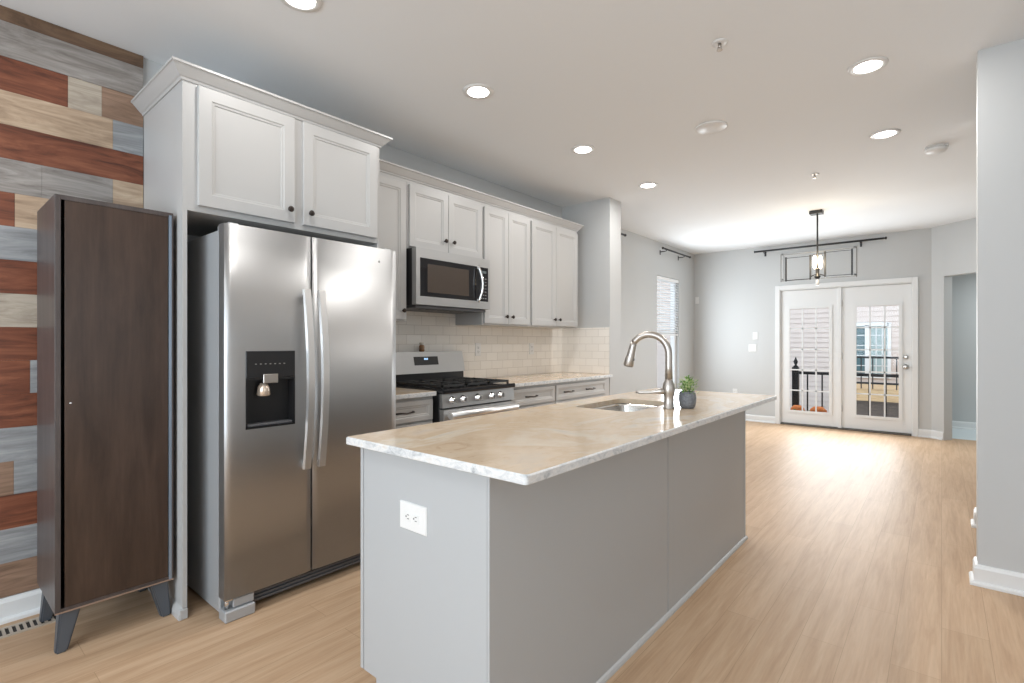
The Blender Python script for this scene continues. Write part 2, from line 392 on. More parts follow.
# ---------------------------------------------------------------- french doors
def fm(u, v, w): return (u, FY + .03 - w, v)           # facing -Y, front plane at FY+.03 (w out to the room)
mb = MB()   # frame and casing
def c(x0, x1, z0, z1, y0=FY - .018, y1=FY): mb.box(x0, x1, y0, y1, z0, z1, .003)
c(-1.95, -1.885, 0, 2.105); c(-.295, -.235, 0, 2.105); c(-1.885, -.295, 2.04, 2.105)
mb.box(-1.90, -1.875, FY, FY + .14, 0, 2.05); mb.box(-.305, -.285, FY, FY + .14, 0, 2.05); mb.box(-1.875, -.305, FY, FY + .14, 2.028, 2.05)
mb.box(-1.135, -1.090, FY + .0, FY + .14, 0.02, 2.026, .003)
struct('trim_1', mb, M['trim'])
struct('trim_2', BX(-1.875, -.305, FY - .02, FY + .14, 0, .022, .004), mat('threshold_bronze', (.12, .11, .10), .5, .4))
def glazed(n, x0, x1, gx0, gx1, gz0, gz1, hinge_side):
    mb = MB(); ya, yb = FY + .02, FY + .065; za, zb = .028, 2.022
    mb.box(x0, gx0, ya, yb, za, zb); mb.box(gx1, x1, ya, yb, za, zb); mb.box(gx0, gx1, ya, yb, za, gz0); mb.box(gx0, gx1, ya, yb, gz1, zb)
    o = struct('door_%d' % n, mb, M['trim'])
    mb = MB(); e = .028   # lite frame
    for q in ((gx0 - e, gx0 + .010, gz0 - e, gz1 + e), (gx1 - .010, gx1 + e, gz0 - e, gz1 + e), (gx0 + .010, gx1 - .010, gz0 - e, gz0 + .010), (gx0 + .010, gx1 - .010, gz1 - .010, gz1 + e)):
        mb.box(q[0], q[1], ya - .012, ya, q[2], q[3])
    finish('lite_frame', mb, M['trim'], o)
    finish('pane', BX(gx0, gx1, FY + .040, FY + .045, gz0, gz1), M['glass'], o)
    mb = MB()
    for k in (1, 2): xx = gx0 + (gx1 - gx0) * k / 3; mb.box(xx - .009, xx + .009, FY + .026, FY + .039, gz0, gz1)
    for k in range(1, 5): zz = gz0 + (gz1 - gz0) * k / 5; mb.box(gx0, gx1, FY + .026, FY + .039, zz - .009, zz + .009)
    finish('muntins', mb, M['trim'], o)
    return o
d1 = glazed(1, -1.872, -1.137, -1.765, -1.235, .215, 1.755, 0)
d2 = glazed(2, -1.088, -.307, -.925, -.43, .215, 1.755, 1)
for z in (.30, 1.05, 1.80): finish('hinge', MB().tube([(-1.092, FY + .012, z - .045), (-1.092, FY + .012, z + .045)], .010, 10), M['hinge'], d2)
k = finish('deadbolt', MB().lathe([(.028, .0), (.028, -.012), (.02, -.022), (.012, -.024)], (-.365, FY + .02, 1.045), 'Y'), M['hinge'], d2)
k = finish('door_knob', MB().lathe([(.033, .0), (.033, -.008), (.012, -.014), (.011, -.035), (.027, -.045), (.030, -.058), (.022, -.070), (.008, -.073)], (-.365, FY + .02, .915), 'Y'), M['hinge'], d2)
# applied rectangular moulding above the doors
mb = MB()
for q in ((-1.86, -1.835, 2.19, 2.59), (-.94, -.915, 2.19, 2.59), (-1.86, -.915, 2.19, 2.205), (-1.86, -.915, 2.575, 2.59)): mb.box(q[0], q[1], FY - .010, FY, q[2], q[3])
struct('trim_3', mb, M['wall'])

# ---------------------------------------------------------------- cabinets
def fx_map(xf): return lambda u, v, w: (xf + w, u, v)
def shaker(mb, xf, y0, y1, z0, z1, t=.02, rail=.055):
    mb.stack(fx_map(xf), y0, y1, z0, z1, [(0, -t), (0, -.002), (.002, 0), (rail, 0), (rail + .004, -.004), (rail + .013, -.005), (rail + .016, -.009)])
def knob(parent, x, y, z):
    return finish('knob', MB().lathe([(.006, 0), (.005, .010), (.008, .014), (.0145, .018), (.0155, .024), (.012, .029), (.004, .031)], (x, y, z), 'X', 16), M['bronze'], parent)
def pull(parent, x, y0, y1, z):
    mb = MB(); mb.tube([(x, y0, z), (x + .020, y0 + .003, z), (x + .030, y0 + .02, z + .002), (x + .032, (y0 + y1) / 2, z - .003), (x + .030, y1 - .02, z + .002), (x + .020, y1 - .003, z), (x, y1, z)], [.007, .006, .006, .0048, .006, .006, .007], 8)
    return finish('handle', mb, M['bronze'], parent)

PX = -2.60   # front of fridge surround
t = thing('refrigerator_cabinet', 'tall white cabinet surround with two doors above the steel refrigerator', 'cabinet', (-2.9, 1.316, 0))
finish('carcass', BX(WX + .001, PX, .812, 1.822, 1.835, 2.415), M['cab'], t)
finish('side_panel', BX(WX + .022, PX, .793, .812, 0, 2.415), M['cab'], t)
finish('side_panel', BX(WX + .001, PX, 1.824, 1.840, 0, 2.415), M['cab'], t)
mb = MB(); mb.prism([(0, 0), (.018, 0), (.018, .02), (.012, .034), (0, .05)], lambda a, z: (WX + .052, .793 - a, z), lambda a, z: (PX + .012, .793 - a, z))
mb.box(PX - .0, PX + .014, .778, .812, 0, .045, .003)
finish('base_shoe', mb, M['cab'], t)
for y0, y1, ky in ((.852, 1.303, 1.272), (1.350, 1.812, 1.385)):
    mb = MB(); shaker(mb, PX + .020, y0, y1, 1.862, 2.408); d = finish('door', mb, M['cab'], t); knob(d, PX + .020, ky, 1.925)
def crown(name, parent, xf, ya, yb, z, ret_back, ret_left, ret_right, h=.062, pr_=.056):
    prof = [(0, 0), (.006, 0), (.010, .010), (.016, .014), (pr_ - .012, h - .018), (pr_ - .006, h - .012), (pr_, h - .010), (pr_, h), (0, h)]
    mb = MB(); n = len(prof); loops = []
    if ret_left: loops.append([mb.bm.verts.new((ret_back, ya - a, z + b_)) for a, b_ in prof])
    loops.append([mb.bm.verts.new((xf + a, ya - (a if ret_left else 0), z + b_)) for a, b_ in prof])
    loops.append([mb.bm.verts.new((xf + a, yb + (a if ret_right else 0), z + b_)) for a, b_ in prof])
    if ret_right: loops.append([mb.bm.verts.new((ret_back if not isinstance(ret_right, float) else ret_right, yb + a, z + b_)) for a, b_ in prof])
    for A, B in zip(loops, loops[1:]):
        for k in range(n): mb.bm.faces.new((A[k], A[(k + 1) % n], B[(k + 1) % n], B[k]))
    mb.bm.faces.new(loops[0]); mb.bm.faces.new(loops[-1][::-1])
    return finish(name, mb, M['cab'], parent)
crown('crown_molding', t, PX, .793, 1.840, 2.415, WX + .022, True, True)

UX = -2.88
def upper(label, y0, y1, z0, doors, kn):
    t = thing('wall_cabinet', label, 'cabinet', (-3.04, (y0 + y1) / 2, z0))
    finish('carcass', BX(WX + .001, UX, y0, y1, z0, 2.385), M['cab'], t)
    for (a, b_), ky in zip(doors, kn):
        mb = MB(); shaker(mb, UX + .020, a, b_, z0 + .012, 2.355, rail=.05); d = finish('door', mb, M['cab'], t); knob(d, UX + .020, ky, z0 + .075 if z0 < 1.6 else z0 + .095)
    return t
upper('narrow white wall cabinet between the refrigerator surround and the microwave', 1.841, 2.262, 1.385, [(1.855, 2.247)], [2.215])
upper('short white wall cabinet with two doors directly above the microwave', 2.263, 3.032, 1.905, [(2.277, 2.644), (2.648, 3.018)], [2.605, 2.690])
upper('tall white two-door wall cabinet just beyond the microwave', 3.033, 3.663, 1.385, [(3.047, 3.346), (3.350, 3.649)], [3.310, 3.388])
upper('tall white two-door wall cabinet at the far end beside the grey end wall', 3.664, 4.455, 1.385, [(3.680, 4.057), (4.061, 4.440)], [4.020, 4.100])
o = crown('crown_molding', None, UX, 1.905, 4.455, 2.386, WX + .001, False, True, .062, .052)
tag(o, 'long white crown molding along the top of the wall cabinets', 'molding')

# base cabinets
BXF = -2.610
def base_cab(label, y0, y1, pulls):
    t = thing('base_cabinet', label, 'cabinet', (-2.9, (y0 + y1) / 2, 0))
    mb = MB(); mb.box(WX + .01, BXF, y0, y1, .10, .883); mb.box(WX + .01, BXF - .07, y0, y1, 0, .10); finish('carcass', mb, M['base'], t)
    mb = MB(); shaker(mb, BXF + .02, y0 + .012, y1 - .012, .728, .862, rail=.030); d = finish('drawer', mb, M['base'], t)
    for a, b_ in pulls: pull(d, BXF + .02, a, b_, .795)
    n = 1 if y1 - y0 < .5 else 2
    for k in range(n):
        a = y0 + .012 + (y1 - y0 - .024) * k / n; b_ = y0 + .012 + (y1 - y0 - .024) * (k + 1) / n - .003
        mb = MB(); shaker(mb, BXF + .02, a, b_, .115, .712); d = finish('door', mb, M['base'], t); knob(d, BXF + .02, b_ - .035 if (n == 1 or k == 0) else a + .035, .66)
base_cab('grey base cabinet with one drawer between refrigerator and gas range', 1.842, 2.268, [(1.945, 2.085)])
base_cab('grey base cabinet with single-pull drawer just beyond the gas range', 3.040, 3.668, [(3.245, 3.385)])
base_cab('grey base cabinet whose wide drawer has two pulls, against the end wall', 3.669, 4.560, [(3.795, 3.935), (4.165, 4.305)])
struct('trim_4', BX(WX + .01, BXF, 4.561, 4.649, 0, .883), M['base'])
def slab(mb, x0, x1, y0, y1, z0, z1):
    mb.mi = 1; mb.box(x0, x1, y0, y1, z0, z1, .004, 2)
    for f in mb.bm.faces:
        f.normal_update()
        if f.normal.z > .9 and f.calc_center_median().z > z1 - .002: f.material_index = 0
mb = MB(); slab(mb, WX + .01, -2.572, 1.842, 2.272, .884, .914); tag(finish('countertop', mb, [M['stone'], M['stone_edge']], None, (-2.88, 2.06, .884)), 'short piece of beige stone countertop between refrigerator and range', 'countertop')
mb = MB(); slab(mb, WX + .01, -2.572, 3.036, 4.648, .884, .914); tag(finish('countertop', mb, [M['stone'], M['stone_edge']], None, (-2.88, 3.84, .884)), 'long beige stone countertop against the tiled wall beyond the range', 'countertop')
# backsplash
struct('wall_left_tile', BX(WX, WX + .008, 1.842, 4.65, .90, 1.52), M['tile_y'])
struct('wall_stub_tile', BX(WX + .008, -2.61, 4.642, 4.65, .915, 1.395), M['tile_x'])

# ---------------------------------------------------------------- wall plates
def plate(name, label, cat, f, cu, cv, wu, wv, group=None, kind='outlet', origin=None):
    t = thing(name, label, cat, f(cu, cv, 0), group)
    mb = MB(); mb.stack(f, cu - wu / 2, cu + wu / 2, cv - wv / 2, cv + wv / 2, [(0, 0), (0, .003), (.003, .006)]); p = finish('cover_plate', mb, M['white_plastic'], t)
    if kind == 'outlet':
        horiz = wu > wv
        for s in (-1, 1):
            a, b_ = (cu + s * .019, cv) if horiz else (cu, cv + s * .019)
            mb = MB(); mb.stack(f, a - .015, a + .015, b_ - .015, b_ + .015, [(0, .006), (.002, .0085)]); r = finish('receptacle', mb, M['white_plastic'], t)
            mb = MB()
            for q in (-.006, .006):
                if horiz: mb.stack(f, a - .004, a + .005, b_ + q - .0012, b_ + q + .0012, [(0, .0085), (0, .0090)])
                else: mb.stack(f, a + q - .0012, a + q + .0012, b_ - .003, b_ + .006, [(0, .0085), (0, .0090)])
            mb.stack(f, a - .0025 + (-.009 if horiz else 0), a + .0025 + (-.009 if horiz else 0), b_ - .0025 + (0 if horiz else -.009), b_ + .0025 + (0 if horiz else -.009), [(0, .0085), (0, .0090)])
            finish('slot', mb, M['slot'], r)
    elif kind == 'switch':
        n = 2 if wu > .1 else 1
        for k in range(n):
            a = cu + (k - (n - 1) / 2) * .046
            mb = MB(); mb.stack(f, a - .016, a + .016, cv - .033, cv + .033, [(0, .006), (.002, .009)]); finish('rocker', mb, M['white_plastic'], t)
    return t
fY = lambda yw: (lambda u, v, w: (u, yw - w, v))
fX = lambda xw: (lambda u, v, w: (xw + w, u, v))
plate('electrical_outlet', 'white outlet plate set sideways on the end of the kitchen island', 'outlet', fY(1.028), -1.271, .686, .130, .088)
plate('electrical_outlet', 'white outlet on the tile backsplash just past the gas range', 'outlet', fX(WX + .008), 3.309, 1.176, .072, .115)
plate('electrical_outlet', 'white outlet on the tile backsplash nearer the end wall', 'outlet', fX(WX + .008), 4.091, 1.176, .072, .115)
plate('light_switch', 'wide white double light switch left of the french doors', 'switch', fY(FY), -2.275, 1.155, .117, .117, None, 'switch')
plate('thermostat', 'small white thermostat above the double switch left of the french doors', 'thermostat', fY(FY), -2.235, 1.345, .075, .115, None, 'none')
plate('electrical_outlet', 'white outlet low on the far wall beyond the island end', 'outlet', fY(FY), -2.54, .44, .072, .115)
plate('motion_sensor', 'small white sensor box on the wall in the far dining corner', 'sensor', fY(FY), -3.15, 1.95, .06, .11, None, 'none')

# ---------------------------------------------------------------- refrigerator
t = thing('refrigerator', 'stainless steel side-by-side refrigerator with water dispenser', 'refrigerator', (-2.75, 1.353, 0))
FXF = -2.405; fy0, fy1, fs = .897, 1.819, 1.303
mb = MB(); mb.box(-3.12, FXF - .075, fy0 + .004, fy1 - .004, .02, 1.745, .006); finish('case', mb, M['fridge_side'], t)
def fdoor(y0, y1, hole=None):
    mb = MB(); z0, z1 = .098, 1.765; th = .068
    # gently crowned front built from vertical strips, with the dispenser niche left open
    nU = 14; us = sorted(set([round(y0 + (y1 - y0) * k / nU, 5) for k in range(nU + 1)] + ([hole[0], hole[1]] if hole else [])))
    def xx(y): q = (y - y0) / (y1 - y0) * 2 - 1; return FXF - .004 * q * q - (.004 if abs(q) > .999 else 0)
    zs = [z0, z1] if not hole else [z0, hole[2], hole[3], z1]
    g = [[mb.bm.verts.new((xx(y), y, z)) for z in zs] for y in us]; gb = [[mb.bm.verts.new((FXF - th, y, z)) for z in zs] for y in us]
    nz = len(zs) - 1
    for i in range(len(us) - 1):
        for j in range(nz):
            if hole and j == 1 and us[i] >= hole[0] - 1e-6 and us[i + 1] <= hole[1] + 1e-6: continue
            f = mb.bm.faces.new((g[i][j], g[i + 1][j], g[i + 1][j + 1], g[i][j + 1])); f.smooth = True
        for G, H, j in ((g, gb, 0), (g, gb, nz)): mb.bm.faces.new((G[i][j], G[i + 1][j], H[i + 1][j], H[i][j]))
    for j in range(nz):
        mb.bm.faces.new((g[0][j], g[0][j + 1], gb[0][j + 1], gb[0][j])); mb.bm.faces.new((g[-1][j], g[-1][j + 1], gb[-1][j + 1], gb[-1][j]))
    mb.bm.faces.new([gb[i][0] for i in range(len(us))] + [gb[-1][j] for j in range(1, nz + 1)] + [gb[i][nz] for i in range(len(us) - 2, -1, -1)] + [gb[0][j] for j in range(nz - 1, 0, -1)])
    return finish('door', mb, M['steel'], t)
H = (.985, 1.215, .842, 1.198)
dl = fdoor(fy0, fs - .004, H); dr = fdoor(fs + .004, fy1)
def fhandle(d, y):
    mb = MB(); zA, zB = .615, 1.500; n = 22; L_ = []
    for k in range(n + 1):
        q = k / n; z = zA + (zB - zA) * q; bow = .028 + .040 * math.sin(PI * q); L_.append((FXF - .004 + bow, z))
    for k in range(n):
        (xa, za), (xb, zb) = L_[k], L_[k + 1]; hw = .0205
        mb.hexa([(xa - .014, y - hw, za), (xa, y - hw * .8, za), (xa, y + hw * .8, za), (xa - .014, y + hw, za), (xb - .014, y - hw, zb), (xb, y - hw * .8, zb), (xb, y + hw * .8, zb), (xb - .014, y + hw, zb)])
    bmesh.ops.remove_doubles(mb.bm, verts=mb.bm.verts, dist=.0004)
    mb.box(FXF - .012, L_[0][0], y - .014, y + .014, zA, zA + .03, .003); mb.box(FXF - .012, L_[-1][0], y - .014, y + .014, zB - .03, zB, .003)
    return finish('handle', mb, M['handle'], d)
fhandle(dl, 1.268); fhandle(dr, 1.345)
# dispenser: dark surround, recessed cavity, nozzle, tray
mb = MB(); yA, yB, zA, zB = H; dxx = FXF - .002
mb.box(dxx - .002, dxx + .004, yA, yB, zB - .125, zB, .002)                       # control fascia
for q in ((yA, yA + .007, zA, zB - .12), (yB - .007, yB, zA, zB - .12), (yA, yB, zA, zA + .007)): mb.box(dxx - .050, dxx + .003, q[0], q[1], q[2], q[3])
mb.box(dxx - .062, dxx - .052, yA, yB, zA, zB); mb.box(dxx - .058, dxx, yA, yB, zB - .135, zB - .126)
dsp = finish('water_dispenser', mb, M['black'], dl)
finish('drip_tray', BX(dxx - .052, dxx - .004, yA + .01, yB - .01, zA + .008, zA + .020, .003), M['kick'], dsp)
mb = MB(); mb.box(dxx + .0035, dxx + .008, 1.062, 1.130, zB - .150, zB - .108, .002); finish('display_plate', mb, M['nickel'], dsp)
mb = MB(); mb.lathe([(.016, 0), (.026, -.02), (.030, -.055), (.024, -.060)], (dxx - .022, 1.075, zB - .150), 'Z', 16); finish('nozzle', mb, mat('warm_chrome', (.75, .62, .50), .25, .6), dsp)
mb = MB()
for k in range(7): mb.box(dxx + .004, dxx + .0046, 1.025 + k * .022, 1.033 + k * .022, zB - .062, zB - .058)
finish('control_icons', mb, M['hinge'], dsp)
# badge : round mark and letters
def text(name, s, size, loc, rot, m, parent):
    cu = bpy.data.curves.new(name, 'FONT'); cu.body = s; cu.size = size; cu.extrude = .0004; cu.align_x = 'LEFT'
    o = bpy.data.objects.new(name, cu); COL.objects.link(o); cu.materials.append(m); o.parent = parent
    o.location = Vector(loc) - ROOT[parent.name]; o.rotation_euler = rot
    bpy.context.view_layer.update(); me = bpy.data.meshes.new_from_object(o.evaluated_get(bpy.context.evaluated_depsgraph_get()))
    q = bpy.data.objects.new('lettering', me); COL.objects.link(q); q.parent = parent; q.location = o.location; q.rotation_euler = rot; ROOT[q.name] = ROOT[parent.name]
    bpy.data.objects.remove(o); return q
bd = finish('badge', MB().lathe([(.010, 0), (.010, .0012), (.007, .002)], (FXF - .003, 1.700, 1.690), 'X', 16), M['chrome'], dr)
text('badge_lettering', 'Whirlpool', .018, (FXF - .0045, 1.716, 1.684), (PI / 2, 0, PI / 2), M['chrome'], dr)
mb = MB(); mb.box(FXF - .06, FXF - .045, fy0 + .13, fy1 - .02, .028, .088); 
for k in range(3): mb.box(FXF - .045, FXF - .035, fy0 + .13, fy1 - .02, .036 + k * .018, .044 + k * .018)
finish('kick_grille', mb, M['kick'], t)
mb = MB(); mb.box(FXF - .07, FXF + .004, fy0, fy0 + .13, .0, .050, .005); mb.box(FXF - .06, FXF - .012, fy0 + .040, fy0 + .13, .052, .092, .003); finish('foot_cover', mb, M['fridge_side'], t)
mb = MB(); mb.tube([(FXF - .03, fy0 + .02, .05), (FXF - .03, fy0 + .02, .10)], .010, 10); mb.box(FXF - .055, FXF - .01, fy0 + .008, fy0 + .038, .088, .097, .001); finish('hinge', mb, M['chrome'], t)
for y in (fy0 + .02, fy1 - .07): finish('hinge_cap', BX(FXF - .14, FXF - .02, y, y + .05, 1.745, 1.775, .006), M['fridge_side'], t)

# ---------------------------------------------------------------- microwave
t = thing('microwave', 'stainless over-the-range microwave under the short wall cabinet', 'microwave', (-2.98, 2.65, 1.495))
my0, my1, mz0, mz1, mx = 2.272, 3.026, 1.500, 1.902, -2.785
finish('case', BX(WX + .01, mx - .045, my0, my1, mz0, mz1, .003), M['black'], t)
mb = MB(); yd = my1 - .145
d = None
def frame_x(mb, x0, x1, y0, y1, z0, z1, l, r, b_, tp):
    mb.box(x0, x1, y0, y0 + l, z0, z1); mb.box(x0, x1, y1 - r, y1, z0, z1); mb.box(x0, x1, y0 + l, y1 - r, z0, z0 + b_); mb.box(x0, x1, y0 + l, y1 - r, z1 - tp, z1)
frame_x(mb, mx - .045, mx, my0, my1, mz0 + .004, mz1, .035, .020, .060, .068)
d = finish('door', mb, M['steel'], t)
finish('window', BX(mx - .03, mx - .002, my0 + .035, my1 - .020, mz0 + .064, mz1 - .068), M['blackglass'], d)
finish('inner_window', BX(mx - .0025, mx - .0012, my0 + .105, yd - .09, mz0 + .095, mz1 - .105, .0005), mat('microwave_mesh', (.06, .045, .035), .25), d)
mb = MB(); hz0, hz1 = mz0 + .055, mz1 - .065; yh = yd - .005; pts = []
for k in range(15):
    q = k / 14; pts.append((mx + .012 + .030 * math.sin(PI * q), yh + .018 * math.sin(PI * q), hz0 + (hz1 - hz0) * q))
mb.tube(pts, .015, 10, flat=.6); mb.box(mx - .002, mx + .016, yh - .01, yh + .01, hz0, hz0 + .025, .002); mb.box(mx - .002, mx + .016, yh - .01, yh + .01, hz1 - .025, hz1, .002)
finish('handle', mb, M['chrome'], d)
mb = MB()
for r in range(7):
    for cc in range(3): mb.box(mx - .002, mx - .0012, yd + .045 + cc * .024, yd + .057 + cc * .024, mz0 + .085 + r * .026, mz0 + .092 + r * .026)
finish('buttons', mb, mat('button_print', (.28, .28, .28), .5), t)
finish('display', BX(mx - .002, mx - .0011, yd + .045, yd + .105, mz1 - .115, mz1 - .095), mat('dim_display', (.10, .13, .14), .3), t)
mb = MB(); mb.box(WX + .03, mx - .03, my0 + .02, my1 - .02, mz0 - .018, mz0); 
for k in range(9): mb.box(mx - .12, mx - .05, my0 + .12 + k * .06, my0 + .15 + k * .06, mz0 - .022, mz0 - .018)
finish('vent_tray', mb, M['kick'], t)

# ---------------------------------------------------------------- gas range
t = thing('gas_range', 'stainless gas range with black grates and five front knobs', 'stove', (-2.87, 2.655, 0))
ry0, ry1, rx = 2.280, 3.028, -2.525
mb = MB(); mb.box(-3.17, rx - .03, ry0, ry1, .03, .895, .004); mb.box(-3.10, rx - .08, ry0 + .03, ry1 - .03, 0, .03); finish('body', mb, M['black'], t)
mb = MB(); mb.box(-3.17, rx + .01, ry0, ry1, .893, .925, .010, 2); ck = finish('cooktop', mb, M['blackglass'], t)
# grates : three cast-iron sections
for k in range(3):
    a = ry0 + .03 + k * .232; b_ = a + .222; mb = MB(); gx0, gx1 = -3.06, rx - .035; zt = .950
    for y in (a, b_ - .012): mb.box(gx0, gx1, y, y + .012, zt - .014, zt)
    for x in (gx0, gx1 - .012, (gx0 + gx1) / 2 - .006): mb.box(x, x + .012, a, b_, zt - .014, zt)
    for x in (gx0 + .13, gx1 - .13):
        mb.box(x - .005, x + .005, a, b_, zt - .012, zt + .002); mb.box(x - .07, x + .07, (a + b_) / 2 - .005, (a + b_) / 2 + .005, zt - .012, zt + .002)
    for x in (gx0, gx1 - .012):
        for y in (a, b_ - .012): mb.box(x, x + .012, y, y + .012, .925, zt)
    finish('grate', mb, M['iron'], t)
for (x, y) in ((-2.93, ry0 + .145), (-2.68, ry0 + .145), (-2.93, ry1 - .145), (-2.68, ry1 - .145), (-2.80, (ry0 + ry1) / 2)):
    finish('burner', MB().lathe([(.045, 0), (.045, .008), (.034, .012), (.032, .018), (.01, .02)], (x, y, .925), 'Z', 20), M['iron'], t)
mb = MB(); mb.hexa([(rx - .03, ry0 + .004, .800), (rx, ry0 + .004, .800), (rx, ry1 - .004, .800), (rx - .03, ry1 - .004, .800),
                    (rx - .03, ry0 + .004, .893), (rx - .012, ry0 + .004, .893), (rx - .012, ry1 - .004, .893), (rx - .03, ry1 - .004, .893)])
cp = finish('control_panel', mb, M['steel'], t)
for y in (2.372, 2.472, 2.620, 2.768, 2.862):
    mb = MB(); mb.lathe([(.027, -.004), (.027, .004), (.021, .008), (.019, .030), (.014, .034)], (rx - .006, y, .848), 'X', 20); mb.box(rx + .020, rx + .038, y - .005, y + .005, .830, .866, .002)
    finish('knob', mb, M['chrome'], cp)
mb = MB(); frame_x(mb, rx - .03, rx + .008, ry0 + .004, ry1 - .004, .20, .790, .05, .05, .06, .10); od = finish('oven_door', mb, M['steel'], t)
finish('oven_window', BX(rx - .025, rx + .004, ry0 + .054, ry1 - .054, .26, .69), M['blackglass'], od)
mb = MB(); mb.tube([(rx + .046, ry0 + .03, .752), (rx + .046, ry1 - .03, .752)], .024, 14)
for y in (ry0 + .05, ry1 - .05): mb.box(rx + .006, rx + .050, y - .012, y + .012, .742, .762, .002)
finish('handle', mb, M['handle'], od)
finish('storage_drawer', BX(rx - .03, rx + .006, ry0 + .004, ry1 - .004, .035, .190, .004), M['steel'], t)
mb = MB(); mb.box(-3.17, -3.085, ry0, ry1, .925, 1.02, .004); finish('rear_vent', mb, M['black'], t)
mb = MB(); mb.hexa([(-3.178, ry0 - .004, 1.0), (-3.075, ry0 - .004, 1.0), (-3.075, ry1 + .004, 1.0), (-3.178, ry1 + .004, 1.0),
                    (-3.178, ry0 - .004, 1.166), (-3.110, ry0 - .004, 1.166), (-3.110, ry1 + .004, 1.166), (-3.178, ry1 + .004, 1.166)])
bgd = finish('backguard', mb, M['steel'], t)
def sl(z): return -3.075 - (z - 1.0) * .035 / .166
mb = MB(); ya, yb, za, zb = 2.505, 2.748, 1.062, 1.128
mb.hexa([(sl(za) - .003, ya, za), (sl(za) + .0015, ya, za), (sl(za) + .0015, yb, za), (sl(za) - .003, yb, za), (sl(zb) - .003, ya, zb), (sl(zb) + .0015, ya, zb), (sl(zb) + .0015, yb, zb), (sl(zb) - .003, yb, zb)])
cl = finish('clock_panel', mb, M['black'], bgd)
mb = MB(); za, zb = 1.103, 1.116
for ya, yb in ((2.606, 2.614), (2.618, 2.628), (2.632, 2.642)): mb.hexa([(sl(za), ya, za), (sl(za) + .0025, ya, za), (sl(za) + .0025, yb, za), (sl(za), yb, za), (sl(zb), ya, zb), (sl(zb) + .0025, ya, zb), (sl(zb) + .0025, yb, zb), (sl(zb), yb, zb)])
finish('clock_digits', mb, M['display'], cl)
t = thing('spice_jar', 'small brown jar with grey lid standing on top of the range backguard', 'jar', (-3.142, 2.62, 1.1665))
finish('jar_body', MB().lathe([(.018, 0), (.022, .004), (.022, .045), (.016, .052)], (-3.142, 2.62, 1.1665), 'Z', 16), M['amber'], t)
finish('lid', MB().lathe([(.018, 0), (.019, .003), (.019, .018), (.017, .020)], (-3.142, 2.62, 1.2185), 'Z', 16), M['nickel'], t)

# ---------------------------------------------------------------- island
ix0, ix1, iy0, iy1 = -1.563, -.945, 1.028, 3.405
t = thing('kitchen_island', 'long grey kitchen island cabinet under the beige stone slab', 'island', ((ix0 + ix1) / 2, 2.2, 0))
mb = MB(); zt = .887   # hollow carcass: walls and bottom, so the sink drops in
mb.box(ix0 + .020, ix1 - .012, iy0 + .012, iy0 + .03, .095, zt); mb.box(ix0 + .02, ix1 - .012, iy1 - .03, iy1 - .012, .095, zt)
mb.box(ix1 - .03, ix1 - .012, iy0 + .03, iy1 - .03, .0, zt); mb.box(ix0 + .02, ix0 + .038, iy0 + .03, iy1 - .03, .095, zt); mb.box(ix0 + .038, ix1 - .03, iy0 + .03, iy1 - .03, .095, .113)
mb.box(ix0 + .095, ix0 + .105, iy0 + .03, iy1 - .03, 0, .095)
finish('carcass', mb, M['island'], t)
def endpanel(ya, yb):   # with toe-kick notch
    mb = MB(); poly = [(ix0 + .02, .095), (ix0 + .092, .095), (ix0 + .092, 0), (ix1 - .012, 0), (ix1 - .012, zt), (ix0 + .02, zt)]
    mb.prism(poly, lambda a, z: (a, ya, z), lambda a, z: (a, yb, z)); return finish('end_panel', mb, M['island'], t)
endpanel(iy0, iy0 + .0119); endpanel(iy1 - .0119, iy1)
seam = 2.222
finish('back_panel', BX(ix1 - .0118, ix1 - .003, iy0, seam - .004, 0, zt, .001), M['island'], t)
finish('back_panel', BX(ix1 - .0118, ix1 - .003, seam + .004, iy1 - .020, 0, zt, .001), M['island'], t)
finish('batten', BX(ix1 - .0118, ix1 - .009, seam - .004, seam + .004, 0, zt), M['island'], t)
finish('corner_trim', BX(ix1 - .0118, ix1, iy1 - .020, iy1 + .002, 0, zt, .002), M['island'], t)
mb = MB(); mb.prism([(0, 0), (.014, 0), (.013, .007), (.008, .014), (0, .018)], lambda a, z: (ix1 - .003 + a, iy0 - .001, z), lambda a, z: (ix1 - .003 + a, iy1 + .016, z)); finish('base_shoe', mb, M['cab'], t)
finish('corner_stile', BX(ix0, ix0 + .0165, iy0 - .002, iy0 + .0165, .095, zt, .002), M['island'], t)
edges = [iy0 + .018, 1.63, 2.02, 2.88, iy1]
for k in range(4):
    a, b_ = edges[k], edges[k + 1]; fm2 = lambda u, v, w_: (ix0 + .02 - w_ - .0, u, v)
    mb = MB(); mb.stack(fm2, a + .006, b_ - .006, .730, .872, [(0, 0), (0, .018), (.002, .02), (.032, .02), (.036, .015)]); dd = finish('drawer', mb, M['island'], t)
    yc = (a + b_) / 2; finish('handle', MB().tube([(ix0 - .0, yc - .06, .80), (ix0 - .028, yc - .05, .80), (ix0 - .028, yc + .05, .80), (ix0 - .0, yc + .06, .80)], .006, 8), M['bronze'], dd)
    n = 2 if b_ - a > .6 else 1
    for j in range(n):
        p, q = a + .006 + (b_ - a - .012) * j / n, a + .006 + (b_ - a - .012) * (j + 1) / n - .003
        mb = MB(); mb.stack(fm2, p, q, .105, .718, [(0, 0), (0, .018), (.002, .02), (.055, .02), (.062, .012)]); finish('door', mb, M['island'], t)

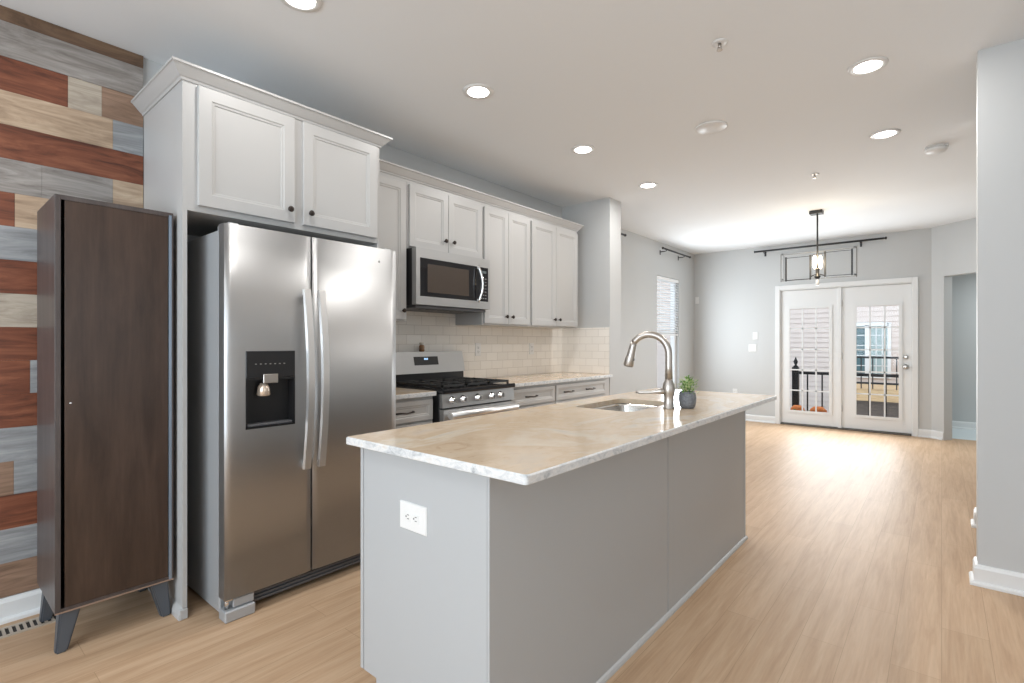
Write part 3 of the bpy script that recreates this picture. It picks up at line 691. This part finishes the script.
# island slab with a rounded sink cut-out
sx0, sx1, sy0, sy1 = -1.425, -1.100, 2.160, 2.670
def rrect(x0, x1, y0, y1, r, n=6):
    P = []
    for cx, cy, a0 in ((x1 - r, y1 - r, 0), (x0 + r, y1 - r, PI / 2), (x0 + r, y0 + r, PI), (x1 - r, y0 + r, 3 * PI / 2)):
        for k in range(n + 1): a = a0 + PI / 2 * k / n; P.append((cx + r * math.cos(a), cy + r * math.sin(a)))
    return P
def ring_slab(outer, inner, z0, z1, ch=.004):
    mb = MB(); bm = mb.bm
    def loop(P, z): return [bm.verts.new((x, y, z)) for x, y in P]
    cx = sum(p[0] for p in outer) / len(outer); cy = sum(p[1] for p in outer) / len(outer)
    def inset(P, d): return [(x - math.copysign(d, x - cx), y - math.copysign(d, y - cy)) for x, y in P]
    oT = loop(inset(outer, ch), z1); oM = loop(outer, z1 - ch); oB = loop(outer, z0 + .002); oBB = loop(inset(outer, .002), z0)
    iT = loop(inner, z1); iB = loop(inner, z0)
    def bridge(A, B, mi):
        n = len(A)
        for k in range(n): f = bm.faces.new((A[k], A[(k + 1) % n], B[(k + 1) % n], B[k])); f.material_index = mi
    bridge(oT, oM, 1); bridge(oM, oB, 1); bridge(oB, oBB, 1); bridge(iT, iB, 0)
    for A, B, mi in ((oT, iT, 0), (oBB, iB, 1)):
        es = [bm.edges.get((A[k], A[(k + 1) % len(A)])) for k in range(len(A))] + [bm.edges.get((B[k], B[(k + 1) % len(B)])) for k in range(len(B))]
        r = bmesh.ops.triangle_fill(bm, use_beauty=True, edges=es)
        for f in r['geom']:
            if isinstance(f, bmesh.types.BMFace): f.material_index = mi
    return mb
mb = ring_slab(rrect(-1.566, -.770, .968, 3.43, .010, 3), rrect(sx0, sx1, sy0, sy1, .05), .888, .914)
tag(finish('island_countertop', mb, [M['stone'], M['stone_edge']], None, (-1.168, 2.2, .884)), 'long beige veined stone slab with pale sawn edge on top of the island', 'countertop')
# undermount sink
t = thing('sink', 'stainless undermount sink set into the island slab', 'sink', (-1.285, 2.42, .70))
mb = MB(); rings = []
for ins, z in ((-.012, .8875), (-.001, .8875), (.001, .87), (.012, .72), (.04, .700), (.13, .694)):
    rings.append([mb.bm.verts.new((x, y, z)) for x, y in rrect(sx0 + ins, sx1 - ins, sy0 + ins, sy1 - ins, max(.05 - ins * .2, .015))])
for A, B in zip(rings, rings[1:]):
    for k in range(len(A)): f = mb.bm.faces.new((A[k], A[(k + 1) % len(A)], B[(k + 1) % len(A)], B[k])); f.smooth = True
mb.bm.faces.new(rings[-1]); finish('basin', mb, M['steel2'], t)
finish('drain', MB().lathe([(.045, 0), (.043, .004), (.03, .003), (.01, .001)], (-1.285, 2.42, .6945), 'Z', 20), M['chrome'], t)
# faucet
fxx, fyy = -1.022, 2.405
t = thing('faucet', 'tall brushed nickel gooseneck faucet beside the island sink', 'faucet', (fxx, fyy, .914))
finish('base', MB().lathe([(.028, 0), (.028, .006), (.024, .010), (.0235, .060), (.028, .075), (.031, .095), (.028, .118), (.020, .135), (.0165, .150)], (fxx, fyy, .914), 'Z', 28), M['nickel'], t)
pts = [(fxx, fyy, 1.05)] ; n = 20; R_ = .098; zc = 1.180; pts.append((fxx, fyy, 1.12))
for k in range(n + 1):
    a = PI * k / n * .80; pts.append((fxx - R_ + R_ * math.cos(a), fyy - .010 * (1 - math.cos(a)), zc + R_ * math.sin(a)))
finish('spout', MB().tube(pts, [.0185] + [.0170] * (len(pts) - 1), 18), M['nickel'], t)
e = Vector(pts[-1]); d_ = (e - Vector(pts[-2])).normalized(); dn = Vector((-.26, 0, -1)).normalized()
sp = [e - dn * .002, e + dn * .02, e + dn * .05, e + dn * .085, e + dn * .118, e + dn * .126]
sh = finish('spray_head', MB().tube(sp, [.0172, .0180, .0190, .0235, .0262, .022], 18), M['nickel'], t)
finish('spray_button', BX(e.x - .012, e.x + .002, e.y - .007, e.y + .007, e.z - .095, e.z - .065, .003), M['kick'], sh)
finish('lever', MB().tube([(fxx - .01, fyy - .01, .998), (fxx - .040, fyy - .02, .998), (fxx - .075, fyy - .035, .992), (fxx - .125, fyy - .055, .990), (fxx - .145, fyy - .062, .991)], [.017, .014, .008, .0085, .006], 12), M['nickel'], t)
# potted plant
px_, py_ = -.960, 2.484
t = thing('potted_plant', 'small green plant in a round dark concrete pot beside the faucet', 'plant', (px_, py_, .914))
finish('pot', MB().lathe([(.030, 0), (.037, .010), (.042, .040), (.041, .060), (.036, .082), (.031, .082), (.031, .070)], (px_, py_, .914), 'Z', 28), M['pot'], t)
finish('soil', MB().lathe([(.030, .068), (.028, .074)], (px_, py_, .914), 'Z', 16), M['soil'], t)
mb = MB()
for k in range(230):
    a = random.uniform(0, 2 * PI); r = random.uniform(0, .045); h = random.uniform(.085, .155) - r * .6
    el = random.uniform(.1, 1.2); mb.mi = 0 if random.random() < .5 else 1
    mb.leaf((px_ + r * math.cos(a), py_ + r * math.sin(a), .914 + h), (math.cos(a) * math.cos(el), math.sin(a) * math.cos(el), math.sin(el)), random.uniform(.012, .022), .009)
for k in range(14):
    a = random.uniform(0, 2 * PI); mb.mi = 0; mb.tube([(px_ + .008 * math.cos(a), py_ + .008 * math.sin(a), .985), (px_ + .022 * math.cos(a), py_ + .022 * math.sin(a), 1.045)], .0012, 5)
finish('foliage', mb, [M['leaf'], M['leaf2']], t)

# ---------------------------------------------------------------- dark tall cabinet
t = thing('storage_cabinet', 'tall narrow dark espresso cabinet on splayed grey legs by the plank wall', 'cabinet', (-2.86, .57, 0))
cx0, cx1, cy0, cy1, cz0, cz1 = -3.085, -2.66, .372, .776, .165, 1.822
mb = MB(); T = .018
mb.box(cx0, cx1, cy0, cy0 + T, cz0, cz1, .001); mb.box(cx0, cx1, cy1 - T * .6, cy1, cz0, cz1, .001)
mb.box(cx0, cx1, cy0 + T, cy1 - T * .6, cz0, cz0 + T); mb.box(cx0, cx1, cy0 + T, cy1 - T * .6, cz1 - T, cz1); mb.box(cx0, cx0 + .01, cy0 + T, cy1 - T * .6, cz0 + T, cz1 - T)
finish('body', mb, M['espresso_side'], t)
dd = finish('door', BX(cx1 - .022, cx1 - .003, cy0 + .030, cy1 - .020, cz0 + .004, cz1 - .016, .001), M['espresso'], t)
finish('lock', MB().lathe([(.004, 0), (.004, .003), (.002, .004)], (cx1 - .003, cy0 + .048, .995), 'X', 12), M['chrome'], dd)
finish('edge_strip', BX(cx1 - .020, cx1 + .001, cy1 - .018, cy1 - .0075, cz0 + .002, cz1 - .012), mat('metal_strip_blue_reflection', (.30, .37, .46), .3, .6), dd)  # blue put into the colour for the reflection on the door edge
finish('bottom_edge', BX(cx1 - .0015, cx1 + .001, cy0, cy1, cz0, cz0 + .006), mat('pale_veneer_edge', (.28, .19, .14), .4), t)  # thin strip paler than the body along the bottom front
for sx, sy, X, Y in ((1, -1, cx1 - .05, cy0 + .05), (1, 1, cx1 - .05, cy1 - .05), (-1, -1, cx0 + .05, cy0 + .05), (-1, 1, cx0 + .05, cy1 - .05)):
    mb = MB(); h = .165; a, b_ = .034, .019; ox, oy = sx * .015, sy * .028
    mb.hexa([(X + ox - b_, Y + oy - b_, 0), (X + ox + b_, Y + oy - b_, 0), (X + ox + b_, Y + oy + b_, 0), (X + ox - b_, Y + oy + b_, 0), (X - a, Y - a, h), (X + a, Y - a, h), (X + a, Y + a, h), (X - a, Y + a, h)])
    bmesh.ops.bevel(mb.bm, geom=list(mb.bm.edges), offset=.006, segments=2, affect='EDGES')
    finish('leg', mb, M['rubber'], t)

# floor vent
t = thing('floor_vent', 'slotted floor register along the plank wall beside the dark cabinet', 'vent', (-3.05, .25, 0))
mb = MB(); vy0, vy1, vx0, vx1 = .06, .46, -3.10, -3.00
mb.box(vx0, vx0 + .014, vy0, vy1, .0, .006); mb.box(vx1 - .014, vx1, vy0, vy1, .0, .006)
y = vy0
while y < vy1 - .008: mb.box(vx0 + .014, vx1 - .014, y, y + .010, .0, .006); y += .022
mb.box(vx0 + .014, vx1 - .014, vy1 - .012, vy1, 0, .006)
finish('grille', mb, M['vent'], t); finish('duct', BX(vx0 + .014, vx1 - .014, vy0 + .002, vy1 - .012, .0, .0015), M['charcoal'], t)

# ---------------------------------------------------------------- ceiling fixtures
cans = [(-2.125, 1.095, 'front', 'recessed ceiling light at the top edge above the refrigerator'), (-2.105, 2.185, '', 'recessed ceiling light above the aisle in front of the microwave'),
        (-2.115, 3.36, '', 'recessed ceiling light above the aisle near the far wall cabinets'), (-2.125, 4.52, '', 'recessed ceiling light beside the grey kitchen end wall'),
        (-.305, 3.34, '', 'recessed ceiling light nearer of the two by the grey right wall'), (-.31, 4.50, '', 'recessed ceiling light farther of the two by the grey right wall'),
        (-.31, -.9, 'off', ''), (-2.12, -.6, 'off', '')]  # unseen: bare lit lamps with no can fixture built
for n, (x, y, f, lab) in enumerate(cans):
    if f != 'off':
        t = thing('recessed_light', lab, 'ceiling light', (x, y, CH), 'recessed lights in the kitchen ceiling')
        finish('trim_ring', MB().lathe([(.092, 0), (.090, -.005), (.070, -.008), (.060, -.004), (.056, .0)], (x, y, CH), 'Z', 32), M['white_plastic'], t)
        finish('diffuser', MB().lathe([(.062, -.003), (.062, -.0070), (.056, -.0085)], (x, y, CH), 'Z', 32), M['led'], t)
    area('can_lamp', (x, y, CH - .012), (0, 0, 0), .10, .10, CAN_POWER * (.6 if x < -2 and y < 3 else 1.15), CAN_COL, 'DISK')
tag(finish('ceiling_speaker', MB().lathe([(.105, 0), (.105, -.006), (.098, -.011), (.02, -.013)], (-1.22, 3.585, CH), 'Z', 36), M['white_plastic'], None, (-1.22, 3.585, CH)), 'round white flush speaker in the middle of the ceiling', 'speaker')
t = thing('smoke_detector', 'white round smoke detector on the ceiling near the right wall', 'smoke detector', (-.033, 5.058, CH))
finish('mount', MB().lathe([(.075, 0), (.075, -.010)], (-.033, 5.058, CH), 'Z', 32), M['white_plastic'], t)
finish('cover', MB().lathe([(.068, -.010), (.068, -.028), (.055, -.040), (.015, -.042)], (-.033, 5.058, CH), 'Z', 32), M['white_plastic'], t)
for x, y, lab in ((-.845, 2.606, 'ceiling sprinkler head between the near ceiling lights'), (-.86, 5.18, 'ceiling sprinkler head just in front of the pendant lamp')):
    t = thing('sprinkler', lab, 'sprinkler', (x, y, CH), 'ceiling sprinklers')
    finish('escutcheon', MB().lathe([(.038, 0), (.036, -.004), (.018, -.005)], (x, y, CH), 'Z', 24), M['white_plastic'], t)
    mb = MB(); mb.lathe([(.008, -.004), (.007, -.022), (.004, -.026)], (x, y, CH), 'Z', 12); mb.lathe([(.014, -.036), (.014, -.038)], (x, y, CH), 'Z', 12)
    mb.tube([(x - .007, y, CH - .02), (x - .010, y, CH - .03), (x, y, CH - .037)], .0018, 6); mb.tube([(x + .007, y, CH - .02), (x + .010, y, CH - .03), (x, y, CH - .037)], .0018, 6)
    finish('head', mb, M['nickel'], t)

# pendant chandelier
X0, Y0 = -1.075, 6.64
t = thing('chandelier', 'black pendant chandelier with flat rectangular frames and lit bulb', 'chandelier', (X0, Y0, CH))
finish('canopy', BX(X0 - .075, X0 + .055, Y0 - .055, Y0 + .055, CH - .038, CH, .004), M['rod'], t)
finish('stem', MB().tube([(X0, Y0, 2.02), (X0, Y0, CH - .03)], .009, 10), M['rod'], t)
def rect_frame(xa, xb, za, zb, bw, y=Y0, thin=.0035):
    mb = MB()
    for x in (xa, xb): mb.box(x - bw, x + bw, y - bw, y + bw, za, zb, .001)
    for z in (za + .012, zb - .012): mb.box(xa, xb, y - thin, y + thin, z - thin, z + thin)
    return mb
finish('outer_frame', rect_frame(-1.448, -.705, 1.95, 2.28, .0035, thin=.0025), mat('grey_wire', (.16, .16, .16), .5), t)
finish('glass_frame', rect_frame(-1.395, -1.145, 1.955, 2.238, .0085), M['rod'], t)
finish('glass_frame', rect_frame(-1.000, -.747, 1.972, 2.262, .0085), M['rod'], t)
finish('arm', MB().tube([(-1.145, Y0, 1.99), (X0, Y0, 2.02), (-1.0, Y0, 1.99)], .006, 8).tube([(-1.145, Y0, 2.225), (X0, Y0, 2.245), (-1.0, Y0, 2.245)], .004, 8), M['rod'], t)
finish('socket', MB().lathe([(.012, 1.96), (.030, 1.975), (.033, 1.99), (.018, 2.0), (.018, 2.06), (.022, 2.065), (.022, 2.08), (.012, 2.085)], (X0, Y0, 0), 'Z', 16), M['rod'], t)
for dx, dy in ((-.024, -.02), (.026, .02)):
    finish('bulb', MB().lathe([(.010, 2.075), (.022, 2.12), (.024, 2.16), (.018, 2.20), (.008, 2.225)], (X0 + dx, Y0 + dy, 0), 'Z', 16), M['bulb'], t)
finish('finial', MB().lathe([(.012, 1.885), (.018, 1.89), (.018, 1.945), (.010, 1.962)], (X0, Y0, 0), 'Z', 16), mat('frosted_glass', (.92, .93, .93), .2), t)
pl = bpy.data.lights.new('bulb_light', 'POINT'); pl.energy = 6; pl.color = (1, .78, .5); pl.shadow_soft_size = .04
po = bpy.data.objects.new('bulb_light', pl); COL.objects.link(po); po.location = (X0, Y0 - .09, 2.14)

# curtain rods
def rod(label, a, b_, brk, wall, r=.0125):
    a, b_ = Vector(a), Vector(b_); d = (b_ - a).normalized()
    t = thing('curtain_rod', label, 'curtain rod', tuple((a + b_) / 2), 'black curtain rods')
    finish('pole', MB().tube([a, b_], r, 14), M['rod'], t)
    for p, s in ((a, -1), (b_, 1)):
        e = [p + d * s * q for q in (-.002, .006, .012, .022, .034, .040)]
        finish('finial', MB().tube(e, [r * 1.1, r * 1.1, r * .6, r * 1.35, r * 1.35, r * .6], 12), M['rod'], t)
    wv = Vector(wall)
    for q in brk:
        p = a + d * q; w_ = p + wv
        mb = MB(); mb.tube([p - Vector((0, 0, r)), p - Vector((0, 0, .022)), p - Vector((0, 0, .028)) + wv * .25, w_ - Vector((0, 0, .028))], .0065, 8)
        c_ = w_ - Vector((0, 0, .035)); n_ = wv.normalized()
        if abs(n_.x) > .5: mb.box(c_.x - .003 * 0, c_.x - n_.x * .005, c_.y - .012, c_.y + .012, c_.z - .035, c_.z + .035)
        else: mb.box(c_.x - .012, c_.x + .012, c_.y, c_.y - n_.y * .005, c_.z - .035, c_.z + .035)
        finish('bracket', mb, M['rod'], t)
rod('long black curtain rod on the far wall above the french doors', (-2.19, FY - .10, 2.646), (-.60, FY - .10, 2.646), [.10, 1.33], (0, .10, 0), .014)
rod('short black curtain rod above the blind-covered side window', (WX + .10, 7.11, 2.615), (WX + .10, 8.09, 2.615), [.10, .78], (-.10, 0, 0))
rod('black curtain rod mostly hidden behind the grey kitchen end wall', (WX + .10, 4.98, 2.615), (WX + .10, 5.90, 2.615), [.08, .70], (-.10, 0, 0))

# ---------------------------------------------------------------- outside
def siding(mb, axis, pos, a0, a1, z0, z1, step=.11, out=-1):
    z = z0
    while z < z1:
        zt_ = min(z + step, z1); p = [(0, z), (out * .024, z), (out * .006, zt_), (0, zt_)]
        if axis == 'Y': mb.prism(p, lambda a, b_: (a0, pos + a, b_), lambda a, b_: (a1, pos + a, b_))
        else: mb.prism(p, lambda a, b_: (pos + a, a0, b_), lambda a, b_: (pos + a, a1, b_))
        z += step
NY = 15.0
t = thing('neighbouring_house', 'beige lap-sided neighbouring house seen through the french doors', 'house', (-2, NY, -3))
mb = MB(); siding(mb, 'Y', NY, -8, 6, -3, 6, .125); mb.box(-8, 6, NY, NY + .2, -3, 6); finish('wall', mb, M['siding'], t)
def nwindow(x0, x1, z0, z1, split):
    mb = MB(); e = .05; y0, y1 = NY - .06, NY - .015
    mb.box(x0 - e, x0 + .02, y0, y1, z0 - e, z1 + e); mb.box(x1 - .02, x1 + e, y0, y1, z0 - e, z1 + e); mb.box(x0, x1, y0, y1, z0 - e, z0 + .02); mb.box(x0, x1, y0, y1, z1 - .02, z1 + e + .02)
    mb.box(split - .05, split + .05, y0, y1, z0, z1)
    f = finish('window_frame', mb, M['trim'], t)
    finish('pane', BX(x0, split - .05, NY - .035, NY - .025, z0, z1), M['win_glass'], f); finish('pane', BX(split + .05, x1, NY - .035, NY - .025, z0, z1), M['curtain_pane'], f)
    mb = MB(); n = 3
    for k in range(1, n): xx = split + .05 + (x1 - split - .05) * k / n; mb.box(xx - .01, xx + .01, NY - .045, NY - .035, z0, z1)
    for k in range(1, 5): zz = z0 + (z1 - z0) * k / 5; mb.box(x0, x1, NY - .045, NY - .035, zz - .01, zz + .01)
    finish('muntins', mb, M['trim'], f)
nwindow(-1.72, -.96, .44, 1.66, -1.37)
t = thing('neighbouring_deck', 'neighbouring wooden deck with black railing under the far window', 'deck', (-.3, 13.6, 0))
finish('fascia', BX(-1.75, 3.5, 12.95, 13.0, .02, .27), M['deck'], t); finish('deck_floor', BX(-1.75, 3.5, 13.0, NY - .1, .18, .27), M['deck'], t)
finish('skirt', BX(-1.75, 3.5, 13.0, 13.05, -3, .0199), M['deck_dark'], t)
mb = MB(); mb.box(-1.75, 3.5, 12.98, 13.02, .91, .95); mb.box(-1.75, 3.5, 12.98, 13.02, .37, .41)
x = -1.7
while x < 3.5: mb.box(x - .01, x + .01, 12.99, 13.01, .27, .92); x += .20
finish('railing', mb, M['black'], t)
struct('ground', BX(-40, 40, 8.9, 60, -3.3, -3.1), mat('ground_cover', (.10, .12, .07), .9))
# own balcony
t = thing('balcony', 'wooden balcony floor outside the french doors', 'balcony', (-1, 9.6, -.15))
finish('deck_floor', BX(-3.6, 1.5, 8.74, 10.5, -.22, -.15), M['deck_dark'], t)
t = thing('balcony_railing', 'black balcony railing with finial-topped post outside the french doors', 'railing', (-1, 10.3, -.15))
finish('top_rail', BX(-1.95, 1.4, 10.27, 10.33, .675, .725, .006), M['black'], t); finish('bottom_rail', BX(-1.95, 1.4, 10.28, 10.32, -.08, -.04, .004), M['black'], t)
x = -1.82
while x < 1.4: finish('baluster', BX(x - .011, x + .011, 10.289, 10.311, -.04, .675), mat('baluster_black', (.012, .012, .013), .35) if x < -1.8 else bpy.data.materials['baluster_black'], t); x += .225
po_ = finish('post', BX(-2.06, -1.955, 10.25, 10.35, -.15, .80, .008), M['black'], t)
finish('finial', MB().lathe([(.035, .80), (.045, .815), (.015, .835), (.03, .87), (.036, .90), (.02, .94), (.004, .98)], (-2.007, 10.3, 0), 'Z', 16), M['black'], po_)
for x, r in ((-1.91, .12), (-1.60, .14)):
    t = thing('flower_pot', 'orange mums in a pot on the balcony next to the black post' if x < -1.7 else 'orange mums in a pot on the balcony farther from the black post', 'potted flowers', (x, 9.95, -.15), 'pots of orange mums')
    finish('pot', MB().lathe([(.07, 0), (.095, .22), (.10, .25)], (x, 9.95, -.15), 'Z', 20), M['terracotta'], t)
    mb = MB()
    for k in range(160):
        a = random.uniform(0, 2 * PI); q = math.sqrt(random.random()) * r; z = .06 - (q / r) ** 2 * .10 + random.uniform(-.015, .02) + .06
        mb.mi = 1 if random.random() < .15 else 0
        mb.lathe([(.010, 0), (.022, .008), (.016, .018), (.004, .022)], (x + q * math.cos(a), 9.95 + q * math.sin(a), z), 'Z', 8)
    mb.lathe([(.05, -.02), (r * .8, .02), (r * .9, .05), (r * .5, .10)], (x, 9.95, .05), 'Z', 14)
    finish('blooms', mb, [M['mum'], M['leaf']], t)
t = thing('side_house', 'grey lap-sided neighbouring wall glimpsed through the side window', 'house', (-7.5, 9, -3))
mb = MB(); siding(mb, 'X', -9.5, 3, 22, -3, 3.0, .12, 1); mb.box(-9.7, -9.5, 3, 22, -3, 3.0); finish('wall', mb, M['siding_blue'], t)
